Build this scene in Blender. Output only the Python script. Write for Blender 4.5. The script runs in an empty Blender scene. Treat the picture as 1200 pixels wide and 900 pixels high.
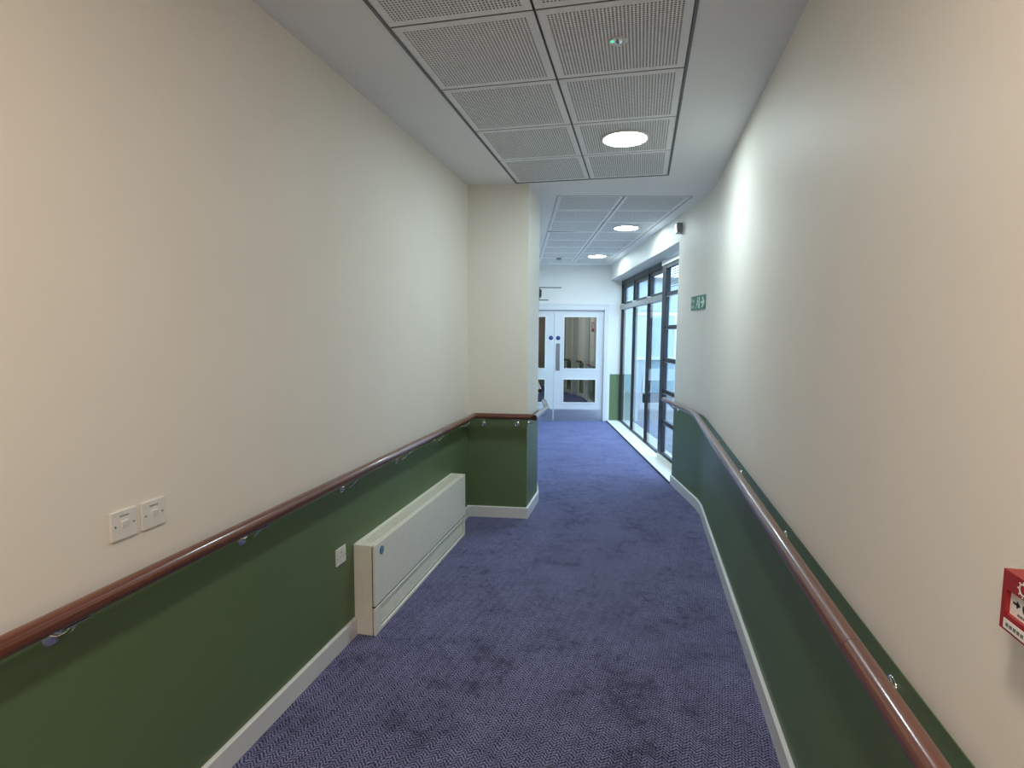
import bpy, bmesh, math, random
from mathutils import Vector, Matrix
from mathutils.geometry import delaunay_2d_cdt
random.seed(4)
sc = bpy.context.scene
COL = sc.collection
PI = math.pi

# ------------------------------------------------------------------ camera
F_PX, PITCH, ROLL, YAW, EYE = 655.1, 0.0908, 0.0072, -0.0094, 1.610
cp, sp, cy, sy = math.cos(PITCH), math.sin(PITCH), math.cos(YAW), math.sin(YAW)
fwd = Vector((sy*cp, cy*cp, -sp)); rgt = Vector((cy, -sy, 0)); upv = rgt.cross(fwd)
cr, sr = math.cos(ROLL), math.sin(ROLL)
r2 = cr*rgt + sr*upv; u2 = -sr*rgt + cr*upv
cam_d = bpy.data.cameras.new('camera'); cam = bpy.data.objects.new('camera', cam_d); COL.objects.link(cam)
cam_d.sensor_fit = 'HORIZONTAL'; cam_d.sensor_width = 36.0; cam_d.lens = F_PX*36/1200
cam_d.clip_start = 0.02; cam_d.clip_end = 300
m = Matrix.Identity(4)
for i in range(3): m[i][0], m[i][1], m[i][2] = r2[i], u2[i], -fwd[i]
m[2][3] = EYE
cam.matrix_world = m
sc.camera = cam

# ------------------------------------------------------------------ light and exposure
SKY = (0.54, 0.73, 1.0); SKY_STRENGTH = 6.3
LAMP_COOL = (0.79, 0.97, 1.0); LAMP_WARM = (1.0, 0.84, 0.69)
LAMP_STRENGTH = 118.0; WARM_STRENGTH = 148.0
w = bpy.data.worlds.new('overcast_sky'); sc.world = w; w.use_nodes = True
bg = w.node_tree.nodes['Background']; bg.inputs[0].default_value = (*SKY, 1); bg.inputs[1].default_value = SKY_STRENGTH
sc.view_settings.view_transform = 'Standard'; sc.view_settings.look = 'None'
sc.view_settings.exposure = 0.0; sc.view_settings.gamma = 1.0; sc.view_settings.use_curve_mapping = False

# ------------------------------------------------------------------ plan
TH = 0.2165
U = Vector((math.cos(TH), -math.sin(TH), 0)); V = Vector((math.sin(TH), math.cos(TH), 0)); ZV = Vector((0, 0, 1))
H = 2.842
LO, RO, X2, YD = -1.455, 0.570, 1.678, 10.261
DADO_Z, RAIL_Z, RAIL_R, RAIL_OFF, BASE_H, BASE_T = 0.885, 0.905, 0.0255, 0.085, 0.097, 0.018
def uv(u, v): p = U*u + V*v; return Vector((p.x, p.y))
PA = Vector((-0.428, 4.815)); PB = Vector((0.0855, 4.764)); PC = Vector((0.197, 5.270))
VBACK = -4.6
PATH_L = [uv(LO, VBACK), PA, PB, PC, Vector((PC.x, YD))]
KY = (U.x*X2 - RO)/(-U.y); KINK = Vector((X2, KY)); TL = 0.15
def arc_path():
    v2 = Vector((V.x, V.y)); p0 = KINK - v2*TL; p1 = KINK + Vector((0, 1))*TL
    R = TL/math.tan(TH/2); c = p0 + Vector((-V.y, V.x))*R
    pts = []
    for i in range(9):
        a = TH*(1 - i/8)
        pts.append(c + Vector((math.cos(a), -math.sin(a)))*R)
    return pts
REC_Y = 5.95
PATH_R = [uv(RO, VBACK)] + arc_path() + [Vector((X2, REC_Y))]

# ------------------------------------------------------------------ materials
def lin(r, g, b):
    f = lambda c: (c/255/12.92) if c/255 <= 0.04045 else ((c/255+0.055)/1.055)**2.4
    return (f(r), f(g), f(b), 1)
class N:
    def __init__(s, name):
        s.m = bpy.data.materials.new(name); s.m.use_nodes = True; s.t = s.m.node_tree
        s.b = s.t.nodes['Principled BSDF']; s.out = s.t.nodes['Material Output']
    def n(s, typ, **kw):
        x = s.t.nodes.new(typ)
        for k, v in kw.items(): setattr(x, k, v)
        return x
    def l(s, a, b): s.t.links.new(a, b)
    def math(s, op, a, b=None, c=None):
        x = s.n('ShaderNodeMath', operation=op)
        for i, v in enumerate((a, b, c)):
            if v is None: continue
            if isinstance(v, (int, float)): x.inputs[i].default_value = v
            else: s.l(v, x.inputs[i])
        return x.outputs[0]
    def ramp(s, fac, stops):
        x = s.n('ShaderNodeValToRGB'); e = x.color_ramp.elements
        while len(e) < len(stops): e.new(0.5)
        for el, (p, c) in zip(e, stops): el.position = p; el.color = c if len(c) == 4 else (*c, 1)
        s.l(fac, x.inputs[0]); return x.outputs[0]
    def noise(s, scale, detail=3, rough=0.5, vec=None, dist=0):
        x = s.n('ShaderNodeTexNoise'); x.inputs['Scale'].default_value = scale
        x.inputs['Detail'].default_value = detail; x.inputs['Roughness'].default_value = rough; x.inputs['Distortion'].default_value = dist
        if vec: s.l(vec, x.inputs['Vector'])
        return x.outputs['Fac']
    def pos(s): return s.n('ShaderNodeNewGeometry').outputs['Position']
    def bump(s, h, strength, dist):
        x = s.n('ShaderNodeBump'); x.inputs['Strength'].default_value = strength; x.inputs['Distance'].default_value = dist
        s.l(h, x.inputs['Height']); s.l(x.outputs[0], s.b.inputs['Normal'])
def paint(name, c, rough=0.5, spec=0.4, var=0.03, bump=0.06, bscale=260):
    k = N(name); b = k.b; p = k.pos()
    f = k.noise(3.0, 4, 0.6, p)
    k.l(k.ramp(f, [(0.3, [x*(1-var) for x in c[:3]]), (0.7, [min(1, x*(1+var)) for x in c[:3]])]), b.inputs['Base Color'])
    b.inputs['Roughness'].default_value = rough; b.inputs['Specular IOR Level'].default_value = spec
    if bump: k.bump(k.noise(bscale, 2, 0.5, p), bump, 0.002)
    return k.m
def plain(name, c, rough=0.45, metal=0, spec=0.5, coat=0, emit=None):
    k = N(name); b = k.b; p = k.pos()
    f = k.noise(40, 2, 0.5, p)
    k.l(k.ramp(f, [(0.3, [x*0.97 for x in c[:3]]), (0.7, [min(1, x*1.03) for x in c[:3]])]), b.inputs['Base Color'])
    b.inputs['Roughness'].default_value = rough; b.inputs['Metallic'].default_value = metal
    b.inputs['Specular IOR Level'].default_value = spec; b.inputs['Coat Weight'].default_value = coat
    if emit: b.inputs['Emission Color'].default_value = (*emit[0], 1); b.inputs['Emission Strength'].default_value = emit[1]
    return k.m
def glass(name, tint=(0.93, 0.98, 0.98), f0=0.045):
    k = N(name); t = k.t; t.nodes.remove(k.b)
    tr = k.n('ShaderNodeBsdfTransparent'); tr.inputs[0].default_value = (*tint, 1)
    gl = k.n('ShaderNodeBsdfGlossy'); gl.inputs['Roughness'].default_value = 0.0; gl.inputs[0].default_value = (1, 1, 1, 1)
    g = k.n('ShaderNodeNewGeometry'); dt = k.n('ShaderNodeVectorMath', operation='DOT_PRODUCT')
    k.l(g.outputs['Normal'], dt.inputs[0]); k.l(g.outputs['Incoming'], dt.inputs[1])
    c = k.math('ABSOLUTE', dt.outputs['Value']); q = k.math('POWER', k.math('SUBTRACT', 1.0, c), 5.0)
    fr = k.math('MULTIPLY_ADD', q, 1-f0, f0)
    mx = k.n('ShaderNodeMixShader'); k.l(fr, mx.inputs[0]); k.l(tr.outputs[0], mx.inputs[1]); k.l(gl.outputs[0], mx.inputs[2])
    k.l(mx.outputs[0], k.out.inputs[0]); return k.m
def carpet_mat(name):
    k = N(name); b = k.b; p = k.pos()
    mp = k.n('ShaderNodeMapping'); k.l(p, mp.inputs[0]); mp.inputs['Rotation'].default_value = (0, 0, 0.35)
    warp = k.n('ShaderNodeTexNoise'); warp.inputs['Scale'].default_value = 22; warp.inputs['Detail'].default_value = 3; k.l(mp.outputs[0], warp.inputs['Vector'])
    sep = k.n('ShaderNodeSeparateXYZ'); k.l(mp.outputs[0], sep.inputs[0])
    wc = k.n('ShaderNodeSeparateColor'); k.l(warp.outputs['Color'], wc.inputs[0])
    X = k.math('MULTIPLY_ADD', wc.outputs[0], 0.022, sep.outputs[0]); Y = k.math('MULTIPLY_ADD', wc.outputs[1], 0.022, sep.outputs[1])
    zig = k.math('PINGPONG', X, 0.024)                                  # herringbone columns of tufts
    s1 = k.math('SINE', k.math('MULTIPLY', k.math('ADD', Y, k.math('MULTIPLY', zig, 0.9)), 2*PI/0.0155))
    s2 = k.math('SINE', k.math('MULTIPLY', X, 2*PI/0.012))
    tuft = k.math('MULTIPLY_ADD', s1, 0.40, k.math('MULTIPLY_ADD', s2, 0.18, 0.5))
    vo = k.n('ShaderNodeTexVoronoi'); vo.inputs['Scale'].default_value = 150; k.l(p, vo.inputs['Vector'])
    fine = k.math('MULTIPLY_ADD', vo.outputs['Distance'], -0.45, k.math('MULTIPLY_ADD', k.noise(240, 2, 0.6, p), 0.9, -0.18))
    lo = k.math('ADD', tuft, fine)
    big = k.noise(3.2, 5, 0.62, p, 0.6)                                 # trodden pile
    mid = k.noise(17, 3, 0.6, p, 0.8)
    shade = k.ramp(k.math('MULTIPLY_ADD', mid, 0.45, k.math('MULTIPLY', big, 0.55)), [(0.37, (0.46,)*3), (0.455, (0.86,)*3), (0.60, (1.15,)*3)])
    colr = k.ramp(lo, [(0.0, lin(20, 20, 36)), (0.45, lin(80, 80, 114)), (0.95, lin(146, 146, 180))])
    mu = k.n('ShaderNodeMix', data_type='RGBA', blend_type='MULTIPLY'); mu.inputs[0].default_value = 1
    k.l(colr, mu.inputs[6]); k.l(shade, mu.inputs[7])
    k.l(mu.outputs[2], b.inputs['Base Color'])
    b.inputs['Roughness'].default_value = 0.95; b.inputs['Specular IOR Level'].default_value = 0.1
    b.inputs['Sheen Weight'].default_value = 0.5; b.inputs['Sheen Roughness'].default_value = 0.4
    b.inputs['Sheen Tint'].default_value = (0.42, 0.50, 1.0, 1)
    k.bump(lo, 0.6, 0.004)
    return k.m
def wood_mat(name):
    k = N(name); b = k.b
    tc = k.n('ShaderNodeTexCoord'); mp = k.n('ShaderNodeMapping'); k.l(tc.outputs['UV'], mp.inputs[0]); mp.inputs['Scale'].default_value = (2.2, 42, 1)
    f = k.noise(1.0, 5, 0.6, mp.outputs[0], 0.8)
    mp2 = k.n('ShaderNodeMapping'); k.l(tc.outputs['UV'], mp2.inputs[0]); mp2.inputs['Scale'].default_value = (1.1, 2.5, 1)
    f2 = k.noise(1.0, 3, 0.5, mp2.outputs[0])
    ff = k.math('MULTIPLY_ADD', f2, 0.3, k.math('MULTIPLY', f, 0.7))
    k.l(k.ramp(ff, [(0.34, lin(66, 33, 23)), (0.5, lin(102, 56, 40)), (0.66, lin(126, 77, 57))]), b.inputs['Base Color'])
    b.inputs['Roughness'].default_value = 0.32; b.inputs['Coat Weight'].default_value = 0.6; b.inputs['Coat Roughness'].default_value = 0.12
    return k.m
def brushed(name, c=(0.55, 0.56, 0.58), rough=0.3):
    k = N(name); b = k.b
    tc = k.n('ShaderNodeTexCoord'); mp = k.n('ShaderNodeMapping'); k.l(tc.outputs['Object'], mp.inputs[0]); mp.inputs['Scale'].default_value = (2, 2, 400)
    f = k.noise(3, 2, 0.5, mp.outputs[0])
    k.l(k.ramp(f, [(0.2, [x*0.85 for x in c]), (0.8, [min(1, x*1.1) for x in c])]), b.inputs['Base Color'])
    b.inputs['Metallic'].default_value = 1; b.inputs['Roughness'].default_value = rough
    return k.m
def paving_mat(name):
    k = N(name); b = k.b; br = k.n('ShaderNodeTexBrick'); k.l(k.pos(), br.inputs[0])
    br.inputs['Color1'].default_value = lin(120, 120, 124); br.inputs['Color2'].default_value = lin(132, 131, 130); br.inputs['Mortar'].default_value = lin(84, 84, 84)
    br.inputs['Scale'].default_value = 1.0; br.inputs['Mortar Size'].default_value = 0.012; br.offset = 0.5
    k.l(br.outputs[0], b.inputs['Base Color']); b.inputs['Roughness'].default_value = 0.85; return k.m
M = dict(
    wall=paint('cream_wall_paint', lin(236, 230, 220), 0.55, 0.2, 0.012, 0.10, 230),
    white_wall=paint('white_wall_paint', lin(224, 224, 222), 0.5, 0.3, 0.012, 0.06),
    ceil=paint('white_ceiling_paint', lin(240, 240, 240), 0.8, 0.2, 0.012, 0.05),
    green=paint('green_dado_paint', lin(98, 118, 82), 0.42, 0.35, 0.03, 0.12, 300),
    gloss=paint('white_gloss_woodwork', lin(226, 227, 226), 0.3, 0.5, 0.01, 0.0),
    carpet=carpet_mat('blue_violet_carpet'), wood=wood_mat('varnished_brown_wood'),
    endgrain=plain('dark_end_grain', lin(48, 24, 20), 0.5),
    chrome=plain('polished_chrome', (0.8, 0.81, 0.83), 0.14, 1),
    steel=brushed('brushed_steel'), steel_dark=brushed('dark_brushed_steel', (0.32, 0.32, 0.33), 0.35),
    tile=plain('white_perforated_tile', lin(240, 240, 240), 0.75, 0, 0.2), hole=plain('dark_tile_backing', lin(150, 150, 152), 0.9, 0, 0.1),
    tbar=plain('white_grid_metal', lin(140, 140, 140), 0.5), shadow_gap=plain('grey_edge_metal', lin(112, 113, 114), 0.6), edge=plain('white_edge_metal', lin(196, 196, 196), 0.5),  # shade of the tile joints is put into the grid and gap greys
    cream_metal=plain('cream_powder_coat', lin(240, 238, 226), 0.38), cream_dark=plain('grille_inner_metal', lin(96, 97, 93), 0.55),
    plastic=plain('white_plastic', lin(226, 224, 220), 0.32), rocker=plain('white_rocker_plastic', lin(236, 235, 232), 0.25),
    screw=plain('screw_metal', (0.4, 0.4, 0.4), 0.4, 1), ink=plain('grey_print', lin(110, 110, 112), 0.6), black=plain('black_print', lin(20, 20, 22), 0.5),
    blue=plain('blue_sticker', lin(28, 92, 150), 0.4), blue_dark=plain('dark_blue_disc', lin(30, 62, 118), 0.4), pale=plain('pale_print', lin(190, 210, 225), 0.5),
    red=plain('red_plastic', lin(156, 34, 36), 0.35), red_print=plain('red_print', lin(190, 40, 50), 0.5), white=plain('white_print', lin(235, 235, 232), 0.5),
    sign_green=plain('sign_green', lin(20, 104, 74), 0.35), sign_white=plain('sign_white', lin(214, 236, 224), 0.4),
    frame=plain('anthracite_frame', lin(44, 47, 54), 0.45, 0, 0.3), alu=plain('silver_grey_aluminium', lin(150, 153, 157), 0.32, 0.3),
    glass=glass('window_glass'), door_glass=glass('door_glass', (0.86, 0.90, 0.88), 0.04),
    sill=plain('white_floor_sill', lin(238, 236, 230), 0.28), trim_dark=plain('dark_carpet_edge', lin(36, 36, 62), 0.6),
    door_white=paint('white_door_paint', lin(212, 214, 218), 0.4, 0.4, 0.006, 0.0), grey_door=paint('pale_grey_door', lin(200, 202, 200), 0.45, 0.4, 0.01, 0.0),
    grey_box=plain('grey_plastic', lin(128, 130, 132), 0.45), dark_metal=plain('dark_closer_metal', lin(72, 76, 80), 0.4, 0.6),
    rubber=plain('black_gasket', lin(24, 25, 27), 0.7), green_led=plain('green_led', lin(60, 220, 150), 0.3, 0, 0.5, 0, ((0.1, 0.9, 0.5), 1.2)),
    render_wall=paint('pale_render', lin(162, 180, 188), 0.9, 0.1, 0.02, 0.05), coping=plain('dark_coping', lin(96, 104, 108), 0.6), paving=paving_mat('grey_paving'),
)
def lamp_mat(name, c, s):
    k = N(name); b = k.b; b.inputs['Base Color'].default_value = (0.9, 0.9, 0.9, 1)
    b.inputs['Emission Color'].default_value = (*c, 1); b.inputs['Emission Strength'].default_value = s; return k.m
M['lamp_cool'] = lamp_mat('cool_lamp_diffuser', LAMP_COOL, LAMP_STRENGTH)
M['lamp_warm'] = lamp_mat('warm_lamp_diffuser', LAMP_WARM, WARM_STRENGTH)
M['lamp_dim'] = lamp_mat('dim_lamp_diffuser', (0.9, 0.96, 0.95), 120)

# ------------------------------------------------------------------ mesh helpers
def nb(): return bmesh.new()
def box(bm, x0, x1, y0, y1, z0, z1, bev=0, seg=1):
    r = bmesh.ops.create_cube(bm, size=1)
    vs = r['verts']
    for v in vs: v.co = Vector(((x0+x1)/2 + v.co.x*(x1-x0), (y0+y1)/2 + v.co.y*(y1-y0), (z0+z1)/2 + v.co.z*(z1-z0)))
    if bev: bmesh.ops.bevel(bm, geom=list({e for v in vs for e in v.link_edges}), offset=bev, segments=seg, affect='EDGES', profile=0.5)
    return bm
def prism(bm, poly, z0, z1):
    a = [bm.verts.new((p[0], p[1], z0)) for p in poly]; b = [bm.verts.new((p[0], p[1], z1)) for p in poly]
    n = len(poly); fs = [bm.faces.new(a[::-1]), bm.faces.new(b)]
    for i in range(n): fs.append(bm.faces.new((a[i], a[(i+1) % n], b[(i+1) % n], b[i])))
    bmesh.ops.recalc_face_normals(bm, faces=fs); return bm
def lathe(bm, prof, c=(0, 0), seg=32, smooth=True):            # profile of (radius, z) about local z
    rings = []
    for r, z in prof:
        if r < 1e-6: rings.append([bm.verts.new((c[0], c[1], z))])
        else: rings.append([bm.verts.new((c[0]+r*math.cos(2*PI*i/seg), c[1]+r*math.sin(2*PI*i/seg), z)) for i in range(seg)])
    fs = []
    for A, B in zip(rings, rings[1:]):
        for i in range(seg):
            j = (i+1) % seg
            q = [A[i % len(A)], A[j % len(A)], B[j % len(B)], B[i % len(B)]]
            q = list(dict.fromkeys(q))
            if len(q) > 2: fs.append(bm.faces.new(q))
    bmesh.ops.recalc_face_normals(bm, faces=fs)
    for f in fs: f.smooth = smooth
    return bm
def tube(bm, pts, r, seg=16, smooth=True, caps=True):
    pts = [Vector(p) for p in pts]; n = len(pts); uvl = bm.loops.layers.uv.verify()
    t0 = (pts[1]-pts[0]).normalized(); ref = ZV if abs(t0.z) < 0.9 else Vector((1, 0, 0))
    rings = []; dist = [0]
    for i in range(1, n): dist.append(dist[-1] + (pts[i]-pts[i-1]).length)
    for i, p in enumerate(pts):
        a = (pts[i]-pts[i-1]).normalized() if i else None
        b = (pts[i+1]-pts[i]).normalized() if i < n-1 else None
        t = ((a or b) + (b or a)).normalized(); base = a or b
        s = base.cross(ref).normalized(); q = s.cross(base).normalized(); ring = []
        for k in range(seg):
            o = s*math.cos(2*PI*k/seg)*r + q*math.sin(2*PI*k/seg)*r
            ring.append(bm.verts.new(p + o - base*(o.dot(t)/max(0.2, base.dot(t)))))
        rings.append(ring)
    fs = []
    for i in range(n-1):
        for k in range(seg):
            j = (k+1) % seg
            f = bm.faces.new((rings[i][k], rings[i][j], rings[i+1][j], rings[i+1][k])); f.smooth = smooth; fs.append(f)
            for lp, (d, kk) in zip(f.loops, ((dist[i], k), (dist[i], k+1), (dist[i+1], k+1), (dist[i+1], k))): lp[uvl].uv = (d, kk/seg)
    if caps:
        for rg in (rings[0][::-1], rings[-1]):
            cf = bm.faces.new(rg); fs.append(cf)
            for e in cf.edges: e.smooth = False
    bmesh.ops.recalc_face_normals(bm, faces=fs); return bm
def offset_path(path, d, side):                                 # side +1: to the right of travel
    out = []
    for i, p in enumerate(path):
        a = (p-path[i-1]).normalized() if i else None
        b = (path[i+1]-p).normalized() if i < len(path)-1 else None
        na = Vector((a.y, -a.x))*side if a else None; nbv = Vector((b.y, -b.x))*side if b else None
        if na is None: o = nbv*d
        elif nbv is None: o = na*d
        else:
            mm = (na+nbv).normalized(); o = mm*(d/max(0.2, mm.dot(na)))
        out.append(p+o)
    return out
def ribbon(bm, path, side, d0, d1, z0, z1, cham=0):             # solid strip along a wall line, between two offsets
    A = offset_path(path, d0, side); B = offset_path(path, d1, side)
    Cc = offset_path(path, d1-cham if d1 > d0 else d1+cham, side) if cham else B
    rows = []
    for a, b, c in zip(A, B, Cc):
        prof = [(a, z0), (b, z0), (b, z1-cham)] + ([(c, z1)] if cham else []) + [(a, z1)]
        rows.append([bm.verts.new((p.x, p.y, z)) for p, z in prof])
    fs = []; n = len(rows[0])
    for r0, r1 in zip(rows, rows[1:]):
        for i in range(n): fs.append(bm.faces.new((r0[i], r0[(i+1) % n], r1[(i+1) % n], r1[i])))
    fs.append(bm.faces.new(rows[0])); fs.append(bm.faces.new(rows[-1][::-1]))
    bmesh.ops.recalc_face_normals(bm, faces=fs); return bm
def link(name, data, parent=None, mtx=None):
    o = bpy.data.objects.new(name, data); COL.objects.link(o)
    if parent: o.parent = parent
    if mtx is not None: o.matrix_local = mtx
    return o
def mesh(name, bm, mats):
    me = bpy.data.meshes.new(name); bm.to_mesh(me); bm.free()
    for x in (mats if isinstance(mats, (list, tuple)) else [mats]): me.materials.append(M[x])
    return me
def part(name, bm, mat, parent=None, mtx=None, label=None):
    o = link(name, mesh(name, bm, mat), parent, mtx)
    if label: o['label'] = label
    return o
def struct(name, bm, mat, label=None):
    o = part(name, bm, mat) if bm else link(name, None)
    o['kind'] = 'structure'
    if label: o['label'] = label
    return o
MW = {}
def tag(o, label, cat, group=None):
    o['label'] = label; o['category'] = cat
    if group: o['group'] = group
    return o
def thing(name, label, cat, mtx, group=None):
    o = link(name, None); o.matrix_local = mtx; o.empty_display_size = 0.05; MW[o.name] = mtx.copy()
    return tag(o, label, cat, group)
def frame_m(org, x, y, z):
    q = Matrix.Identity(4)
    for i in range(3): q[i][0], q[i][1], q[i][2], q[i][3] = x[i], y[i], z[i], org[i]
    return q
def on_left(v, z, off=0.0): return frame_m(U*(LO+off)+V*v+ZV*z, V, ZV, U)           # x along the wall, y up, z out of the wall
def on_right(v, z, off=0.0): return frame_m(U*(RO-off)+V*v+ZV*z, -V, ZV, -U)
def on_window_wall(y, z, off=0.0): return frame_m(Vector((X2-off, y, z)), Vector((0, -1, 0)), ZV, Vector((-1, 0, 0)))
def on_end(x, z, off=0.0): return frame_m(Vector((x, YD-off, z)), Vector((1, 0, 0)), ZV, Vector((0, -1, 0)))
def on_ceiling(p, z=H): return frame_m(Vector((p[0], p[1], z)), Vector((1, 0, 0)), Vector((0, -1, 0)), Vector((0, 0, -1)))   # z points down
def text_bm(bm, body, size, x, y, z, ext=0.0004):
    c = bpy.data.curves.new('lettering', 'FONT'); c.body = body; c.size = size; c.extrude = ext
    o = bpy.data.objects.new('lettering', c); COL.objects.link(o)
    me = bpy.data.meshes.new_from_object(o.evaluated_get(bpy.context.evaluated_depsgraph_get()))
    me.transform(Matrix.Translation((x, y, z))); bm.from_mesh(me)
    bpy.data.objects.remove(o); bpy.data.curves.remove(c); bpy.data.meshes.remove(me); return bm
def copy_tree(o, parent=None, mtx=None):
    c = o.copy(); COL.objects.link(c); c.parent = parent
    if mtx is not None: c.matrix_local = mtx
    for ch in o.children: copy_tree(ch, c)
    return c

# ------------------------------------------------------------------ the setting: floor, walls, ceiling
struct('floor', box(nb(), -3.6, 1.66, -5.6, YD+0.02, -0.08, 0.0), 'carpet', 'blue violet carpet with a fine herringbone weave')
wl = struct('wall_left', ribbon(nb(), PATH_L, 1, 0, -0.25, 0, H+0.02), 'wall')
part('dado_panel', ribbon(nb(), PATH_L, 1, -0.001, 0.0025, 0.05, DADO_Z), 'green', wl, label='green painted lower wall')
wr = struct('wall_right', ribbon(nb(), PATH_R, -1, 0, -0.30, 0, H+0.02), 'wall')
part('dado_panel', ribbon(nb(), PATH_R, -1, -0.001, 0.0025, 0.05, DADO_Z), 'green', wr, label='green painted lower wall')
part('lintel', box(nb(), X2, X2+0.30, REC_Y, YD, 2.575, H+0.02), 'white_wall', wr)
bk = [uv(LO-0.25, VBACK), uv(RO+0.3, VBACK)]
struct('wall_back', ribbon(nb(), bk, 1, 0, 0.2, 0, H+0.02), 'wall')
we = nb(); box(we, PC.x-0.2, X2+0.30, YD, YD+0.24, 2.12, H+0.02); box(we, 1.62, X2+0.30, YD, YD+0.24, 0, 2.12)
we = struct('wall_end', we, 'white_wall')
part('dado_panel', box(nb(), 1.698, 1.885, YD-0.0025, YD+0.001, 0.02, 0.872), 'green', we, label='narrow green dado strip beside the window')
struct('baseboard_left', ribbon(nb(), PATH_L, 1, 0, BASE_T, 0, BASE_H, 0.006), 'gloss')
struct('baseboard_right', ribbon(nb(), PATH_R, -1, 0, BASE_T, 0, BASE_H, 0.006), 'gloss')

# floor level sill of white slabs along the glazing
sill = struct('window_sill', None, None, 'white floor level sill between carpet and glazing')
sy0 = [REC_Y+0.005, 6.2, 7.2, 8.2, 9.2, YD-0.005]
for a, b in zip(sy0, sy0[1:]):
    part('sill_slab', box(nb(), 1.664, 1.985, a+0.0015, b-0.0015, -0.03, 0.012, 0.002), 'sill', sill)
struct('trim_1', box(nb(), 1.650, 1.664, REC_Y, YD-0.005, -0.02, 0.014), 'trim_dark', 'dark edging strip between carpet and white sill')

# ceiling with two openings for the tile fields
G1U, G1V0, ROWS1, ROW1_MIN = -1.0343, 2.2225, 4, -11
G2U, G2V, ROWS2 = 0.3526, 5.155, 8
def g1(u, v): return uv(u, v)
h1 = [g1(G1U, G1V0+0.6*ROW1_MIN), g1(G1U+1.2, G1V0+0.6*ROW1_MIN), g1(G1U+1.2, G1V0+0.6*ROWS1), g1(G1U, G1V0+0.6*ROWS1)]
h2 = [Vector((G2U, G2V)), Vector((G2U+1.2, G2V)), Vector((G2U+1.2, G2V+0.6*ROWS2)), Vector((G2U, G2V+0.6*ROWS2))]
outer = [Vector((-3.6, -5.6)), Vector((2.0, -5.6)), Vector((2.0, YD+0.2)), Vector((-3.6, YD+0.2))]
pts = outer+h1+h2; ed = [(i, (i+1) % 4) for i in range(4)] + [(4+i, 4+(i+1) % 4) for i in range(4)] + [(8+i, 8+(i+1) % 4) for i in range(4)]
vo, eo, fo, _, _, _ = delaunay_2d_cdt(pts, ed, [], 0, 1e-5)
def inside(p, poly):
    s = [(poly[(i+1) % 4]-poly[i]).cross(p-poly[i]) for i in range(4)]
    return all(x > 0 for x in s) or all(x < 0 for x in s)
bm = nb(); vs = [bm.verts.new((p.x, p.y, H)) for p in vo]
for f in fo:
    c = sum((Vector(vo[i]) for i in f), Vector((0, 0)))/len(f)
    if not inside(c, h1) and not inside(c, h2): bm.faces.new([vs[i] for i in f])
r = bmesh.ops.extrude_face_region(bm, geom=bm.faces[:])
bmesh.ops.translate(bm, verts=[g for g in r['geom'] if isinstance(g, bmesh.types.BMVert)], vec=(0, 0, 0.05))
bmesh.ops.recalc_face_normals(bm, faces=bm.faces[:])
ceiling = struct('ceiling', bm, 'ceil', 'white plasterboard ceiling with two fields of perforated tiles')
part('void_board', box(nb(), -3.6, 2.0, -5.6, YD+0.2, H+0.05, H+0.09), 'hole', ceiling)
# perforated tile: a grid of square holes in a plain border
def tile_mesh():
    n, T, B = 36, 0.2950, 0.262; ph = 2*B/n; hw = 0.0040; dep = 0.006
    v, f, mi = [], [], []
    gi = lambda i, j: i*(n+1)+j
    for i in range(n+1):
        for j in range(n+1): v.append((-B+i*ph, -B+j*ph, 0))
    for i in range(n):
        for j in range(n):
            cx, cy_ = -B+(i+.5)*ph, -B+(j+.5)*ph; k = len(v)
            q = [(-hw, -hw), (hw, -hw), (hw, hw), (-hw, hw)]
            v += [(cx+a, cy_+b, 0) for a, b in q] + [(cx+a, cy_+b, dep) for a, b in q]
            o = [gi(i, j), gi(i+1, j), gi(i+1, j+1), gi(i, j+1)]
            for s in range(4):
                t = (s+1) % 4
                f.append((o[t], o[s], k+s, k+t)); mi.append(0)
                f.append((k+t, k+s, k+4+s, k+4+t)); mi.append(1)  # hole sides coloured dark, painting in the shade of the recess
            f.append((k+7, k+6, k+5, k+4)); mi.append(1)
    k = len(v); b2 = T-0.002
    v += [(-b2, -b2, 0), (b2, -b2, 0), (b2, b2, 0), (-b2, b2, 0), (-T, -T, .002), (T, -T, .002), (T, T, .002), (-T, T, .002), (-T, -T, .012), (T, -T, .012), (T, T, .012), (-T, T, .012)]
    c = [gi(0, 0), gi(n, 0), gi(n, n), gi(0, n)]
    for s in range(4):
        t = (s+1) % 4
        f.append((k+t, k+s, c[s], c[t])[::-1]); mi.append(0)
        f.append((k+t, k+s, k+4+s, k+4+t)); mi.append(0)
        f.append((k+4+t, k+4+s, k+8+s, k+8+t)); mi.append(2)  # tile sides greyed to paint the shadow between tiles
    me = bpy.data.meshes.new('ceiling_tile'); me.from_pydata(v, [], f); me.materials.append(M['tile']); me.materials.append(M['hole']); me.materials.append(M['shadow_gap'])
    me.polygons.foreach_set('material_index', mi); me.update(); return me
TILE = tile_mesh()
def place_tile(cx, cy_, rot, tilt=None):
    mt = Matrix.Translation((cx, cy_, H)) @ Matrix.Rotation(rot, 4, 'Z')
    if tilt: mt = mt @ tilt
    link('ceiling_tile', TILE, ceiling, mt)
for j in range(ROW1_MIN, ROWS1):
    for i in range(2):
        p = uv(G1U+0.3+0.6*i, G1V0+0.3+0.6*j); place_tile(p.x, p.y, -TH)
for j in range(ROWS2):
    for i in range(2):
        tl = None
        if (i, j) == (0, 2):                                     # one tile sits crooked, lifted at its corner
            tl = Matrix.Translation((0, 0, 0.011)) @ Matrix.Rotation(math.radians(-1.6), 4, 'X') @ Matrix.Rotation(math.radians(1.2), 4, 'Y')
        place_tile(G2U+0.3+0.6*i, G2V+0.3+0.6*j, 0, tl)
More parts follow.
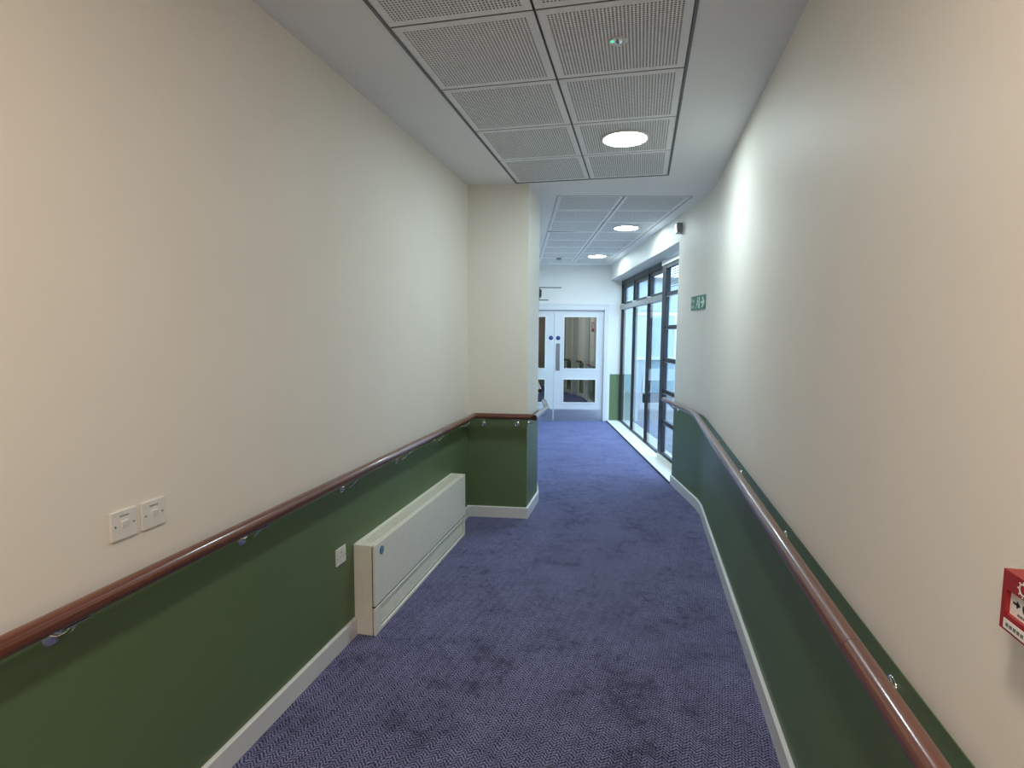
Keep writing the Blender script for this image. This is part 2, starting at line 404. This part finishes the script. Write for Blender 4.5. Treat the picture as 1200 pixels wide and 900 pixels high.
# grid bars above the tile edges and an edge angle round each field
def bar(p0, p1, wd, z0, z1, name, mat):
    d = (p1-p0).normalized(); nn = Vector((d.y, -d.x))*wd/2
    part(name, prism(nb(), [p0-nn, p1-nn, p1+nn, p0+nn], z0, z1), mat, ceiling)
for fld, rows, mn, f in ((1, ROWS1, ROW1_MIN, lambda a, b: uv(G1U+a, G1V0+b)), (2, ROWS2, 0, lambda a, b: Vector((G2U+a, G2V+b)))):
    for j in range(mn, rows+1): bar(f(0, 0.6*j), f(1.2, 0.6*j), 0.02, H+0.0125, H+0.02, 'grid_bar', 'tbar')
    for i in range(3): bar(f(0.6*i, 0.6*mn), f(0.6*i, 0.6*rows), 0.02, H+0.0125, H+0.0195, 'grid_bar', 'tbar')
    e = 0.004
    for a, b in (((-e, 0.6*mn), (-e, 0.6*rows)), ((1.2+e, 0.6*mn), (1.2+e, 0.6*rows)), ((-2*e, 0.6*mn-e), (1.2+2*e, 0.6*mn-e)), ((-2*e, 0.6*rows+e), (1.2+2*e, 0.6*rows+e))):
        bar(f(*a), f(*b), 0.012, H-0.0030, H+0.001, 'edge_angle', 'edge' if fld == 2 else 'shadow_gap')  # near field edge coloured dark as a painted shadow line

# ------------------------------------------------------------------ glazing along the window wall
GX = 1.880
win = struct('window_1', None, None, 'full height anthracite glazing with three bays and top lights')
MY = [10.232, 9.21, 8.20, 7.215]
for i, y in enumerate(MY[:3]):
    hw = 0.024 if i else 0.026
    part('mullion', box(nb(), GX, GX+0.075, y-hw, y+hw, 0.012, 2.555, 0.003), 'frame', win)
    part('gasket', box(nb(), GX+0.010, GX+0.06, y-hw-0.006, y-hw, 0.05, 2.04), 'rubber', win)
for y1, y0 in zip(MY, MY[1:]):
    a, b = y0+0.026, y1-0.026
    part('bottom_rail', box(nb(), GX+0.004, GX+0.07, a, b, 0.012, 0.034, 0.002), 'frame', win)
    part('transom', box(nb(), GX-0.022, GX+0.075, a-0.026, b+0.026, 2.045, 2.125, 0.006), 'alu', win)  # lamp light on this frame member is put into its lighter colour
    part('top_rail', box(nb(), GX+0.002, GX+0.075, a, b, 2.47, 2.555, 0.003), 'frame', win)
    part('window_stay', box(nb(), GX-0.030, GX+0.01, b-0.16, b-0.02, 2.125, 2.142, 0.004), 'plastic', win)  # white block painting the lamp highlight on the transom
    sash = nb()
    for q in ((a, a+0.05, 2.125, 2.47), (b-0.05, b, 2.125, 2.47), (a+0.05, b-0.05, 2.125, 2.165), (a+0.05, b-0.05, 2.425, 2.47)): box(sash, GX+0.018, GX+0.072, *q, 0.002)
    part('top_sash', sash, 'frame', win)
    part('pane', box(nb(), GX+0.050, GX+0.056, a+0.045, b-0.045, 2.16, 2.43), 'glass', win)
    part('pane', box(nb(), GX+0.020, GX+0.026, a-0.004, b+0.004, 0.03, 2.05), 'glass', win)
pull = nb(); tube(pull, [(GX, 8.20, 0.76), (GX-0.045, 8.20, 0.76), (GX-0.045, 8.20, 1.09), (GX, 8.20, 1.09)], 0.010, 10)
part('pull_handle', pull, 'steel', win)
part('lock_case', box(nb(), GX-0.03, GX+0.002, 8.155, 8.225, 0.605, 0.735, 0.005), 'rubber', win)
BX = 1.838
win2 = struct('window_2', None, None, 'tall side light with five cross bars and white head trim')
part('mullion', box(nb(), BX, BX+0.052, 7.06, 7.222, 0.012, 2.47, 0.003), 'frame', win2)
part('mullion', box(nb(), BX, BX+0.052, REC_Y+0.002, REC_Y+0.08, 0.012, 2.47, 0.003), 'frame', win2)
part('head_trim', box(nb(), BX-0.012, BX+0.115, REC_Y+0.002, 7.235, 2.47, 2.535, 0.003), 'gloss', win2)
part('head_rail', box(nb(), BX+0.004, BX+0.052, REC_Y+0.08, 7.06, 2.42, 2.47, 0.003), 'frame', win2)
part('upstand', box(nb(), BX-0.002, BX+0.115, REC_Y+0.002, 7.235, 0.0, 0.075, 0.004), 'sill', win2)
part('bottom_rail', box(nb(), BX+0.004, BX+0.052, REC_Y+0.08, 7.06, 0.075, 0.115, 0.003), 'frame', win2)
zb = [0.115, 0.505, 0.893, 1.290, 1.698, 2.105, 2.42]
for z in zb[1:-1]:
    part('cross_bar', box(nb(), BX+0.010, BX+0.052, REC_Y+0.08, 7.06, z-0.024, z+0.024, 0.004), 'frame', win2)
    part('bar_bead', box(nb(), BX+0.008, BX+0.018, REC_Y+0.08, 7.06, z-0.031, z-0.024), 'alu', win2)
for a, b in zip(zb, zb[1:]):
    part('pane', box(nb(), BX+0.030, BX+0.036, REC_Y+0.075, 7.13, a+0.01, b-0.01), 'glass', win2)
for k in range(8):
    z = 2.20+0.03*k
    sl = nb(); box(sl, BX+0.075, BX+0.10, REC_Y+0.1, 7.1, z, z+0.005); part('blind_slat', sl, 'coping', win2)

# ------------------------------------------------------------------ double door in the end wall
door = struct('door_1', None, None, 'white unequal double doors with vision panels and steel kick plates')
fr = nb(); DY = YD+0.03
box(fr, 1.578, 1.648, YD-0.022, YD+0.12, 0, 2.13, 0.003); box(fr, PC.x+0.002, 0.262, YD-0.022, YD+0.12, 0, 2.13, 0.003)
box(fr, 0.262, 1.578, YD-0.022, YD+0.12, 2.035, 2.13, 0.003); box(fr, PC.x+0.002, 1.665, YD-0.03, YD, 2.122, 2.14, 0.003)
part('door_frame', fr, 'door_white', door)
def leaf(x0, x1, px0, px1):
    b = nb(); zs = [0.006, 0.337, 0.765, 0.968, 1.912, 2.030]
    box(b, x0, px0, DY, DY+0.045, zs[0], zs[5]); box(b, px1, x1, DY, DY+0.045, zs[0], zs[5])
    for a, c in ((0, 1), (2, 3), (4, 5)): box(b, px0, px1, DY, DY+0.045, zs[a], zs[c])
    lf = part('door_leaf', b, 'door_white', door)
    for a, c in ((1, 2), (3, 4)):
        bd = nb(); t = 0.018
        box(bd, px0-t, px0+.004, DY-0.008, DY+0.004, zs[a]-t, zs[c]+t, 0.003); box(bd, px1-.004, px1+t, DY-0.008, DY+0.004, zs[a]-t, zs[c]+t, 0.003)
        box(bd, px0+.004, px1-.004, DY-0.008, DY+0.004, zs[a]-t, zs[a]+.004, 0.003); box(bd, px0+.004, px1-.004, DY-0.008, DY+0.004, zs[c]-.004, zs[c]+t, 0.003)
        part('glazing_bead', bd, 'gloss', lf)
        part('vision_panel', box(nb(), px0, px1, DY+0.018, DY+0.025, zs[a], zs[c]), 'door_glass', lf)
    part('kick_plate', box(nb(), x0+0.012, x1-0.012, DY-0.0025, DY, 0.012, 0.213), 'steel', lf)
    return lf
lfL = leaf(0.265, 0.6705, 0.355, 0.506); lfR = leaf(0.6745, 1.576, 0.850, 1.4435)
for lf, x in ((lfL, 0.611), (lfR, 0.742)):
    d = nb(); lathe(d, [(0, 0), (0.040, 0), (0.040, 0.002), (0, 0.002)], seg=24)
    part('door_disc', d, 'blue_dark', lf, frame_m(Vector((x, DY, 1.527)), Vector((1, 0, 0)), ZV, Vector((0, -1, 0))), 'dark blue round fire door disc')
part('push_plate', box(nb(), 0.703, 0.779, DY-0.003, DY, 0.925, 1.427), 'steel_dark', lfR)

# side door in the left wall beyond the column, with its closer
d2 = struct('door_2', None, None, 'white side door between the two handrails beyond the column')
xw = PC.x; b = nb()
box(b, xw-0.02, xw+0.014, 5.90, 5.96, 0, 2.08, 0.003); box(b, xw-0.02, xw+0.014, 6.72, 6.78, 0, 2.08, 0.003); box(b, xw-0.02, xw+0.014, 5.96, 6.72, 2.02, 2.08, 0.003)
part('door_frame', b, 'gloss', d2)
part('door_leaf', box(nb(), xw-0.02, xw+0.008, 5.965, 6.715, 0.006, 2.016), 'door_white', d2)
part('kick_plate', box(nb(), xw+0.008, xw+0.010, 5.98, 6.70, 0.012, 0.2), 'steel', d2)
cl = thing('door_closer', 'dark metal door closer with two thin arms above the side door', 'door closer', frame_m(Vector((xw+0.014, 6.30, 2.03)), Vector((0, 1, 0)), ZV, Vector((1, 0, 0))))
part('closer_body', box(nb(), -0.11, 0.11, -0.02, 0.06, 0, 0.048, 0.006, 2), 'dark_metal', cl)
a1 = nb(); tube(a1, [(0, 0.06, 0.024), (0, 0.085, 0.024)], 0.010, 10); box(a1, -0.010, 0.010, 0.083, 0.092, 0.0, 0.272, 0.002)
part('upper_arm', a1, 'dark_metal', cl)
a2 = nb(); tube(a2, [(0.05, -0.02, 0.024), (0.05, -0.044, 0.024)], 0.009, 10); box(a2, 0.042, 0.058, -0.052, -0.043, 0.0, 0.132, 0.002)
part('lower_arm', a2, 'dark_metal', cl)

# ------------------------------------------------------------------ passage seen through the door glass
FX = 1.69
PATH_F = [Vector((FX, YD+0.24)), Vector((FX, 14.02)), Vector((1.20, 15.95)), Vector((0.30, 18.2))]
struct('floor_passage', box(nb(), -1.2, FX+0.2, YD+0.0201, 18.6, -0.08, -0.0005), 'carpet')
struct('ceiling_passage', box(nb(), -1.2, FX+0.2, YD+0.2, 18.6, H, H+0.06), 'ceil')
wf = struct('wall_passage_right', ribbon(nb(), PATH_F, -1, 0, -0.28, 0, H), 'wall')
struct('wall_passage_left', box(nb(), -0.6, -0.4, YD+0.24, 18.6, 0, H), 'wall')
struct('wall_passage_end', box(nb(), -0.6, 1.9, 18.4, 18.6, 0, H), 'wall')
struct('wall_passage_front', box(nb(), -0.6, PC.x, YD+0.03, YD+0.24, 0, H), 'wall')
def fpt(y):
    if y <= 14.02: return Vector((FX, y))
    t = (y-14.02)/(15.95-14.02); return Vector((FX+(1.20-FX)*t, y))
def fseg(y0, y1): return [fpt(y0), fpt(y1)]
for y0, y1 in ((YD+0.26, 13.06), (14.03, 14.36), (14.96, 15.30)):
    part('dado_panel', ribbon(nb(), fseg(y0, y1), -1, -0.001, 0.003, 0.05, DADO_Z), 'green', wf)
    part('baseboard', ribbon(nb(), fseg(y0, y1), -1, 0, BASE_T, 0, BASE_H), 'gloss', wf)
for n_, (y0, y1) in enumerate(((13.10, 14.0), (14.40, 14.92), (15.34, 15.9))):
    dd = struct('door_%d' % (n_+3), None, None, ('pale grey door nearest the red notice in the passage', 'narrow pale grey door at the bend of the passage', 'last pale grey door in the passage')[n_])
    part('door_leaf', ribbon(nb(), fseg(y0+0.05, y1-0.05), -1, -0.001, 0.006, 0.005, 2.03), 'grey_door', dd)
    fb = nb(); ribbon(fb, fseg(y0, y0+0.05), -1, 0, 0.03, 0, 2.09); ribbon(fb, fseg(y1-0.05, y1), -1, 0, 0.03, 0, 2.09); ribbon(fb, fseg(y0+0.05, y1-0.05), -1, 0, 0.03, 2.03, 2.09)
    part('door_frame', fb, 'gloss', dd)
for k, (y0, y1, lb) in enumerate(((YD+0.5, 13.0, 'brown handrail under the red notice in the passage'), (14.05, 14.35, 'short brown handrail between the first two passage doors'), (14.97, 15.28, 'short brown handrail beside the last passage door'))):
    t = thing('handrail', lb, 'handrail', Matrix.Translation((fpt(y0).x, fpt(y0).y, 0)))
    inv = MW[t.name].inverted(); pth = offset_path(fseg(y0, y1), RAIL_OFF, -1)
    part('rail', tube(nb(), [inv @ Vector((p.x, p.y, RAIL_Z)) for p in pth], RAIL_R, 14), 'wood', t)
    pb = offset_path(fseg(y0+0.1, y1-0.1), 0.0, -1)
    for p in pb:
        part('bracket', tube(nb(), [inv @ Vector((p.x+0.001, p.y, 0.83)), inv @ Vector((p.x-0.08, p.y, 0.84)), inv @ Vector((p.x-0.083, p.y, 0.884))], 0.008, 8), 'chrome', t)
no = thing('wall_notice', 'red bordered white notice on the passage wall', 'notice', frame_m(Vector((FX, 12.62, 1.76)), Vector((0, -1, 0)), ZV, Vector((-1, 0, 0))))
part('board', box(nb(), -0.20, 0.20, -0.11, 0.11, 0, 0.006), 'red_print', no)
part('print_panel', box(nb(), -0.02, 0.17, -0.03, 0.08, 0.006, 0.0075), 'white', no)
part('print_band', box(nb(), -0.18, 0.18, -0.085, -0.06, 0.006, 0.0075), 'black', no)

# ------------------------------------------------------------------ courtyard outside the glazing
struct('courtyard_paving', box(nb(), 1.99, 16, 1.0, 18, -0.15, -0.03), 'paving')
cb = nb(); box(cb, 2.02, 16, 15.6, 16.2, -0.05, 3.05)
cw = struct('wall_courtyard_end', cb, 'render_wall', 'pale rendered courtyard wall with a dark coping')
part('coping', box(nb(), 2.0, 16, 15.54, 16.25, 3.05, 3.16), 'coping', cw)
cs = struct('wall_courtyard_side', box(nb(), 9.0, 9.5, 1.0, 15.6, -0.05, 3.05), 'render_wall')
part('coping', box(nb(), 8.94, 9.55, 1.0, 15.6, 3.05, 3.16), 'coping', cs)
for x in (3.2, 5.4, 7.2):
    wn = nb(); box(wn, x, x+0.08, 15.54, 15.62, 0.9, 2.2); box(wn, x+1.12, x+1.2, 15.54, 15.62, 0.9, 2.2); box(wn, x+.08, x+1.12, 15.54, 15.62, 0.9, 0.98); box(wn, x+.08, x+1.12, 15.54, 15.62, 2.12, 2.2)
    wo = part('window', wn, 'gloss', cw); part('pane', box(nb(), x+.08, x+1.12, 15.575, 15.59, 0.98, 2.12), 'pale', wo)

# ------------------------------------------------------------------ ceiling lights
def ceiling_light(p, mat, label, R=0.148):
    t = thing('ceiling_light', label, 'ceiling light', on_ceiling(p), 'round ceiling lights')
    rim = nb(); lathe(rim, [(R, 0.0), (R+0.004, 0.002), (R+0.004, 0.008), (R-0.006, 0.012), (R-0.014, 0.010), (R-0.014, 0.0)], seg=48)
    part('rim', rim, 'plastic', t)
    df = nb(); lathe(df, [(0, 0.0085), (R-0.02, 0.0085), (R-0.014, 0.006)], seg=48)
    part('diffuser', df, mat, t)
ceiling_light(uv(-0.134, 3.7225), 'lamp_cool', 'round white ceiling light in the tile field before the column')
ceiling_light((G2U+0.9, G2V+0.3+0.6*2), 'lamp_cool', 'round white ceiling light near the barred side light')
ceiling_light((G2U+0.9, G2V+0.3+0.6*6), 'lamp_cool', 'round white ceiling light just before the double doors')
ceiling_light(uv(-0.134, 0.1225), 'lamp_warm', 'round warm ceiling light just behind the paired wall switches')
ceiling_light(uv(-0.734, -1.6775), 'lamp_warm', 'round warm ceiling light at the back of the corridor')
ceiling_light((0.5, 13.2), 'lamp_dim', 'round dim ceiling light in the passage behind the doors')  # added lamp, out of view, to brighten the passage
# emergency light and smoke detector
p = uv(-0.131, 2.515)
t = thing('emergency_light', 'small chrome emergency light with green indicator in a tile', 'emergency light', on_ceiling(p))
b = nb(); lathe(b, [(0.038, 0), (0.040, 0.003), (0.036, 0.006), (0.024, 0.004), (0.022, 0.0)], seg=32); part('bezel', b, 'plastic', t)
b = nb(); lathe(b, [(0.022, 0.001), (0.018, 0.008), (0.010, 0.013), (0, 0.014)], seg=24); part('lens', b, 'chrome', t)
b = nb(); lathe(b, [(0.006, 0.004), (0.005, 0.009), (0, 0.011)], c=(-0.026, 0.004), seg=12); part('indicator', b, 'green_led', t)
t = thing('smoke_detector', 'grey domed smoke detector on the tiles before the double doors', 'detector', on_ceiling((0.655, 9.19)))
b = nb(); lathe(b, [(0.055, 0), (0.055, 0.012), (0.048, 0.018), (0, 0.018)], seg=32); part('base', b, 'plastic', t)
b = nb(); lathe(b, [(0.042, 0.018), (0.042, 0.034), (0.030, 0.046), (0.012, 0.050), (0, 0.050)], seg=32); part('sensor_dome', b, 'grey_box', t)
t = thing('motion_sensor', 'small grey box sensor on the wall above the window opening', 'sensor', on_window_wall(5.90, 2.645))
part('housing', box(nb(), -0.045, 0.045, 0, 0.105, 0, 0.055, 0.006, 2), 'alu', t)
part('lens', box(nb(), -0.035, 0.035, 0.03, 0.09, 0.055, 0.059, 0.002), 'plastic', t)

# ------------------------------------------------------------------ handrails
def make_bracket():                                              # face frame: x along, y up, z out, origin at rose centre
    br = nb(); drop = RAIL_Z-0.828
    tube(br, [(0, 0, 0.004), (0, 0.003, 0.030), (0, 0.014, 0.054), (0, 0.030, 0.072), (0, drop-RAIL_R-0.004, RAIL_OFF)], 0.0065, 10)
    box(br, -0.034, 0.034, drop-RAIL_R-0.005, drop-RAIL_R-0.001, RAIL_OFF-0.011, RAIL_OFF+0.011, 0.001)
    me = mesh('bracket', br, 'chrome'); ro = nb()
    lathe(ro, [(0, 0.009), (0.018, 0.009), (0.025, 0.006), (0.027, 0.0), (0, 0)], seg=24)
    return me, mesh('rose', ro, 'chrome')
BR, RS = make_bracket()
def bracket(parent, mtx_world):
    o = link('bracket', BR, parent, MW[parent.name].inverted() @ mtx_world); link('rose', RS, o); return o
def wall_frame(p, d, side):                                      # wall point, direction of travel, side of the corridor
    d = Vector((d.x, d.y, 0)).normalized(); n_ = Vector((d.y, -d.x, 0))*side
    return frame_m(Vector((p.x, p.y, 0.828)), d*side, ZV, n_)
def rail_piece(t, pts2, seg=20):
    inv = MW[t.name].inverted()
    return part('rail', tube(nb(), [inv @ Vector((p.x, p.y, RAIL_Z)) for p in pts2], RAIL_R, seg), 'wood', t)
def end_cap(t, p, d, mat='endgrain'):
    inv = MW[t.name].inverted(); q = Vector((p.x, p.y, RAIL_Z)); dd = Vector((d.x, d.y, 0)).normalized()
    b = nb(); tube(b, [inv @ q, inv @ (q+dd*0.003)], RAIL_R*0.93, 20); part('end_cap', b, mat, t, label='dark round end of the rail')
OL = offset_path(PATH_L, RAIL_OFF, 1)
hl = thing('handrail', 'brown wooden handrail above the wall heater, wrapping round the column', 'handrail', Matrix.Translation((uv(LO, 0.9).x, uv(LO, 0.9).y, 0)))
sdir = (OL[3]-OL[2]).normalized(); fdir = (OL[2]-OL[1]).normalized()
rail_piece(hl, [uv(LO+RAIL_OFF, -2.0), OL[1]]); rail_piece(hl, [OL[1], OL[2]-fdir*0.012])
rail_piece(hl, [OL[2]-sdir*0.035, OL[3], Vector((OL[3].x, 5.80))])
end_cap(hl, OL[2]-sdir*0.035, -sdir); end_cap(hl, Vector((OL[3].x, 5.80)), Vector((0, 1)))
for v in (-1.8, -1.04, -0.34, 0.36, 1.07, 1.774, 2.50, 3.15, 3.79, 4.42): bracket(hl, wall_frame(uv(LO, v), V, 1))
fd = PB-PA
for s in (0.26, 0.835): bracket(hl, wall_frame(PA+fd*s, fd, 1))
sd = PC-PB
bracket(hl, wall_frame(PB+sd*0.12, sd, 1)); bracket(hl, wall_frame(PB+sd*0.85, sd, 1)); bracket(hl, wall_frame(Vector((PC.x, 5.62)), Vector((0, 1)), 1))
h3 = thing('handrail', 'handrail starting beyond the side door, ending at the double doors', 'handrail', Matrix.Translation((PC.x, 6.85, 0)))
rail_piece(h3, [Vector((PC.x+RAIL_OFF, 6.85)), Vector((PC.x+RAIL_OFF, 10.0))]); end_cap(h3, Vector((PC.x+RAIL_OFF, 6.85)), Vector((0, -1)))
for y in (7.0, 8.0, 9.0, 9.9): bracket(h3, wall_frame(Vector((PC.x, y)), Vector((0, 1)), 1))
hr = thing('handrail', 'long brown wooden handrail below the red call point, ending at the window', 'handrail', Matrix.Translation((uv(RO, 1.0).x, uv(RO, 1.0).y, 0)))
OR = offset_path(PATH_R, RAIL_OFF, -1)
rail_piece(hr, [uv(RO-RAIL_OFF, -2.0), uv(RO-RAIL_OFF, 1.343)]); rail_piece(hr, [uv(RO-RAIL_OFF, 1.3445)] + OR[1:-1] + [Vector((X2-RAIL_OFF, 6.05))])
end_cap(hr, Vector((X2-RAIL_OFF, 6.05)), Vector((0, 1)))
for v in (-1.6, -0.6, 0.36, 1.344, 2.296, 3.30, 4.234): bracket(hr, wall_frame(uv(RO, v), V, -1))
bracket(hr, wall_frame(Vector((X2, 5.78)), Vector((0, 1)), -1))

# ------------------------------------------------------------------ fan convector heater on the left wall
HL_, HH, HD = 1.555, 0.495, 0.123
ht = thing('wall_heater', 'cream metal wall heater with top and bottom grilles', 'heater', on_left(2.602, 0, 0.003))
b = nb()
box(b, 0, 0.020, 0.0, HH, 0, HD-0.0195, 0.003); box(b, HL_-0.020, HL_, 0.0, HH, 0, HD-0.0195, 0.003)
box(b, 0.020, HL_-0.020, 0.0, HH, 0, 0.012, 0.002); box(b, 0.020, HL_-0.020, 0.0, HH-0.045, 0.012, HD-0.045)
box(b, 0.020, 0.055, HH-0.02, HH, 0.012, HD-0.018, 0.002); box(b, HL_-0.055, HL_-0.020, HH-0.02, HH, 0.012, HD-0.018, 0.002)
box(b, 0.055, HL_-0.055, HH-0.02, HH, 0.012, 0.022, 0.002); box(b, 0.055, HL_-0.055, HH-0.02, HH, HD-0.030, HD-0.018, 0.002)
part('casing', b, 'cream_metal', ht)
part('joint_strip', box(nb(), 0.004, HL_-0.004, 0.004, HH-0.012, HD-0.040, HD-0.0195), 'rubber', ht)  # black strip painting the shade in the panel seams
part('joint_strip', box(nb(), 0.002, HL_-0.002, 0.1532, 0.1605, HD-0.0195, HD-0.005), 'rubber', ht)  # black strip painting the shade in the gap below the front panel
part('front_panel', box(nb(), 0, HL_, 0.161, HH+0.001, HD-0.015, HD, 0.005, 2), 'cream_metal', ht)
b = nb()
box(b, 0, 0.070, 0.0, 0.153, HD-0.016, HD-0.002, 0.003); box(b, HL_-0.042, HL_, 0.0, 0.153, HD-0.016, HD-0.002, 0.003)
box(b, 0.070, HL_-0.042, 0.133, 0.153, HD-0.016, HD-0.002, 0.003); box(b, 0.070, HL_-0.042, 0.0, 0.020, HD-0.016, HD-0.002, 0.003)
part('plinth_panel', b, 'cream_metal', ht)
b = nb(); box(b, 0.068, HL_-0.040, 0.018, 0.136, HD-0.0195, HD-0.0185); gb = part('intake_grille', b, 'cream_dark', ht)
for k in range(7):
    y = 0.026+0.0155*k; s = nb(); box(s, 0.074, HL_-0.046, y, y+0.011, HD-0.0185, HD-0.011, 0.001); part('louvre', s, 'cream_metal', gb)
b = nb(); box(b, 0.055, HL_-0.055, HH-0.030, HH-0.026, 0.02, HD-0.03); gt = part('outlet_grille', b, 'cream_dark', ht)
for k in range(6):
    z = 0.025+0.0115*k; s = nb(); box(s, 0.056, HL_-0.056, HH-0.022, HH-0.006, z, z+0.0065); part('slat', s, 'cream_metal', gt)
b = nb(); lathe(b, [(0, 0.0012), (0.023, 0.0012), (0.023, 0), (0, 0)], seg=28)
st = part('sticker', b, 'blue', ht, Matrix.Translation((0.082, 0.444, HD)), 'round blue sticker with a pale mark')
b = nb(); box(b, -0.004, 0.003, -0.014, 0.010, 0.0012, 0.0018); box(b, -0.011, 0.003, -0.014, -0.009, 0.0012, 0.0018); box(b, -0.002, 0.009, 0.006, 0.011, 0.0012, 0.0018); part('sticker_mark', b, 'pale', st)

# ------------------------------------------------------------------ switches and socket on the left wall
def switch(v, label):
    t = thing('wall_switch', label, 'switch', on_left(v, 1.050), 'paired wall switches')
    part('plate', box(nb(), -0.043, 0.043, -0.043, 0.043, 0, 0.0095, 0.003, 2), 'plastic', t)
    rk = nb(); prism(rk, [(0.0085, -0.010), (0.011, -0.010), (0.0155, 0.011), (0.0085, 0.011)], -0.010, 0.010)
    rk.transform(Matrix(((0, 0, 1, 0), (0, 1, 0, 0), (1, 0, 0, 0), (0, 0, 0, 1)))); bmesh.ops.recalc_face_normals(rk, faces=rk.faces[:])
    part('rocker', rk, 'rocker', t)
    for x in (-0.030, 0.030):
        s = nb(); lathe(s, [(0, 0.0105), (0.0032, 0.0103), (0.0038, 0.0090), (0, 0.009)], c=(x, 0), seg=14); part('screw', s, 'screw', t)
    g = nb()
    for k in range(6): box(g, -0.015+0.0052*k, -0.0115+0.0052*k, 0.024, 0.0285, 0.0094, 0.0098)
    part('printed_label', g, 'ink', t)
switch(1.287, 'white square wall switch above the handrail, farther from the heater'); switch(1.388, 'white square wall switch above the handrail, nearer the heater')
t = thing('wall_socket', 'white square socket on the green wall beside the heater', 'socket', on_left(2.468, 0.486, 0.0025))
part('plate', box(nb(), -0.046, 0.046, -0.043, 0.043, 0, 0.0095, 0.003, 2), 'plastic', t)
s = nb()
for x, y, a, c in ((0, 0.018, 0.003, 0.005), (-0.011, -0.002, 0.004, 0.0025), (0.011, -0.002, 0.004, 0.0025)): box(s, x-a, x+a, y-c, y+c, 0.0085, 0.0098)
part('pin_slots', s, 'ink', t)
part('rocker', box(nb(), 0.020, 0.034, 0.010, 0.030, 0.009, 0.0125, 0.001), 'rocker', t)
for x in (-0.036, 0.038):
    s = nb(); lathe(s, [(0, 0.0103), (0.0035, 0.0102), (0.0035, 0.009)], c=(x, -0.004), seg=12); part('screw', s, 'screw', t)

# ------------------------------------------------------------------ fire call point on the right wall
t = thing('fire_call_point', 'red fire alarm call point on the cream wall above the handrail', 'call point', on_right(0.877, 1.234))
cpd = 0.050; b = nb()
box(b, -0.0435, 0.0435, -0.0435, 0.0435, 0, cpd-0.011); box(b, -0.0435, 0.0435, 0.016, 0.0435, cpd-0.011, cpd); box(b, -0.0435, 0.0435, -0.0435, -0.019, cpd-0.011, cpd)
box(b, -0.0435, -0.034, -0.019, 0.016, cpd-0.011, cpd); box(b, 0.034, 0.0435, -0.019, 0.016, cpd-0.011, cpd)
part('housing', b, 'red', t)
el = part('glass_element', box(nb(), -0.034, 0.034, -0.019, 0.016, cpd-0.011, cpd-0.006), 'white', t)
b = nb(); z0, z1 = cpd-0.006, cpd-0.0055
for s in (-1, 1):
    prism(b, [(s*0.028, 0.0015), (s*0.028, -0.0015), (s*0.020, -0.0015), (s*0.020, -0.0055), (s*0.0125, 0), (s*0.020, 0.0055), (s*0.020, 0.0015)][::s], z0, z1)
lathe(b, [(0, z1), (0.0075, z1), (0.0075, z0)], seg=20)
part('arrow_print', b, 'black', el)
b = nb()
for k in range(6): box(b, -0.0165+0.0056*k, -0.0125+0.0056*k, -0.0152, -0.0118, z0, z1)
part('element_print', b, 'ink', el)
b = nb(); lathe(b, [(0.0065, cpd), (0.0065, cpd+.0005), (0.0088, cpd+.0005), (0.0088, cpd)], c=(-0.0, 0.029), seg=16)
for k in range(8):
    a = k*PI/4; box(b, 0.0105*math.cos(a)-.0011, 0.0105*math.cos(a)+.0011, 0.029+0.0105*math.sin(a)-.0011, 0.029+0.0105*math.sin(a)+.0011, cpd, cpd+.0005)
part('fire_symbol', b, 'white', t)
lbm = part('zone_label', box(nb(), -0.034, 0.034, -0.040, -0.026, cpd, cpd+0.0008), 'white', t)
b = nb()
for k in range(7): box(b, -0.028+0.008*k, -0.0225+0.008*k, -0.0355, -0.0305, cpd+.0008, cpd+.0012)
part('label_print', b, 'ink', lbm)

# ------------------------------------------------------------------ fire exit sign beyond the bend
t = thing('exit_sign', 'green fire exit sign with running figure and right arrow', 'sign', on_window_wall(5.25, 1.838, 0.004))
SW, SH = 0.205, 0.130
part('board', box(nb(), -SW, SW, 0, SH, 0, 0.003), 'sign_green', t)
b = nb(); text_bm(b, 'Fire', 0.052, -0.190, 0.072, 0.0032); text_bm(b, 'exit', 0.052, -0.190, 0.020, 0.0032); part('lettering', b, 'sign_white', t)
b = nb(); zz = (0.003, 0.0038)
prism(b, [(0.015, 0.012), (0.045, 0.012), (0.045, 0.118), (0.015, 0.118)], *zz)
part('doorway_symbol', b, 'sign_white', t)
b = nb()
lathe(b, [(0, zz[1]), (0.010, zz[1]), (0.010, zz[0])], c=(-0.012, 0.106), seg=14)
for poly in ([(-0.030, 0.092), (-0.008, 0.094), (-0.018, 0.055), (-0.036, 0.058)], [(-0.030, 0.060), (-0.018, 0.058), (-0.006, 0.036), (0.004, 0.036), (0.004, 0.044), (-0.014, 0.062)],
             [(-0.036, 0.062), (-0.024, 0.056), (-0.040, 0.020), (-0.058, 0.014), (-0.058, 0.022), (-0.046, 0.028)], [(-0.010, 0.093), (-0.004, 0.080), (0.010, 0.072), (0.008, 0.066), (-0.010, 0.072), (-0.018, 0.086)]):
    prism(b, poly, *zz)
part('running_figure', b, 'sign_white', t)
b = nb(); prism(b, [(0.085, 0.055), (0.135, 0.055), (0.105, 0.018), (0.130, 0.018), (0.182, 0.065), (0.130, 0.112), (0.105, 0.112), (0.135, 0.075), (0.085, 0.075)], *zz); part('arrow_symbol', b, 'sign_white', t)
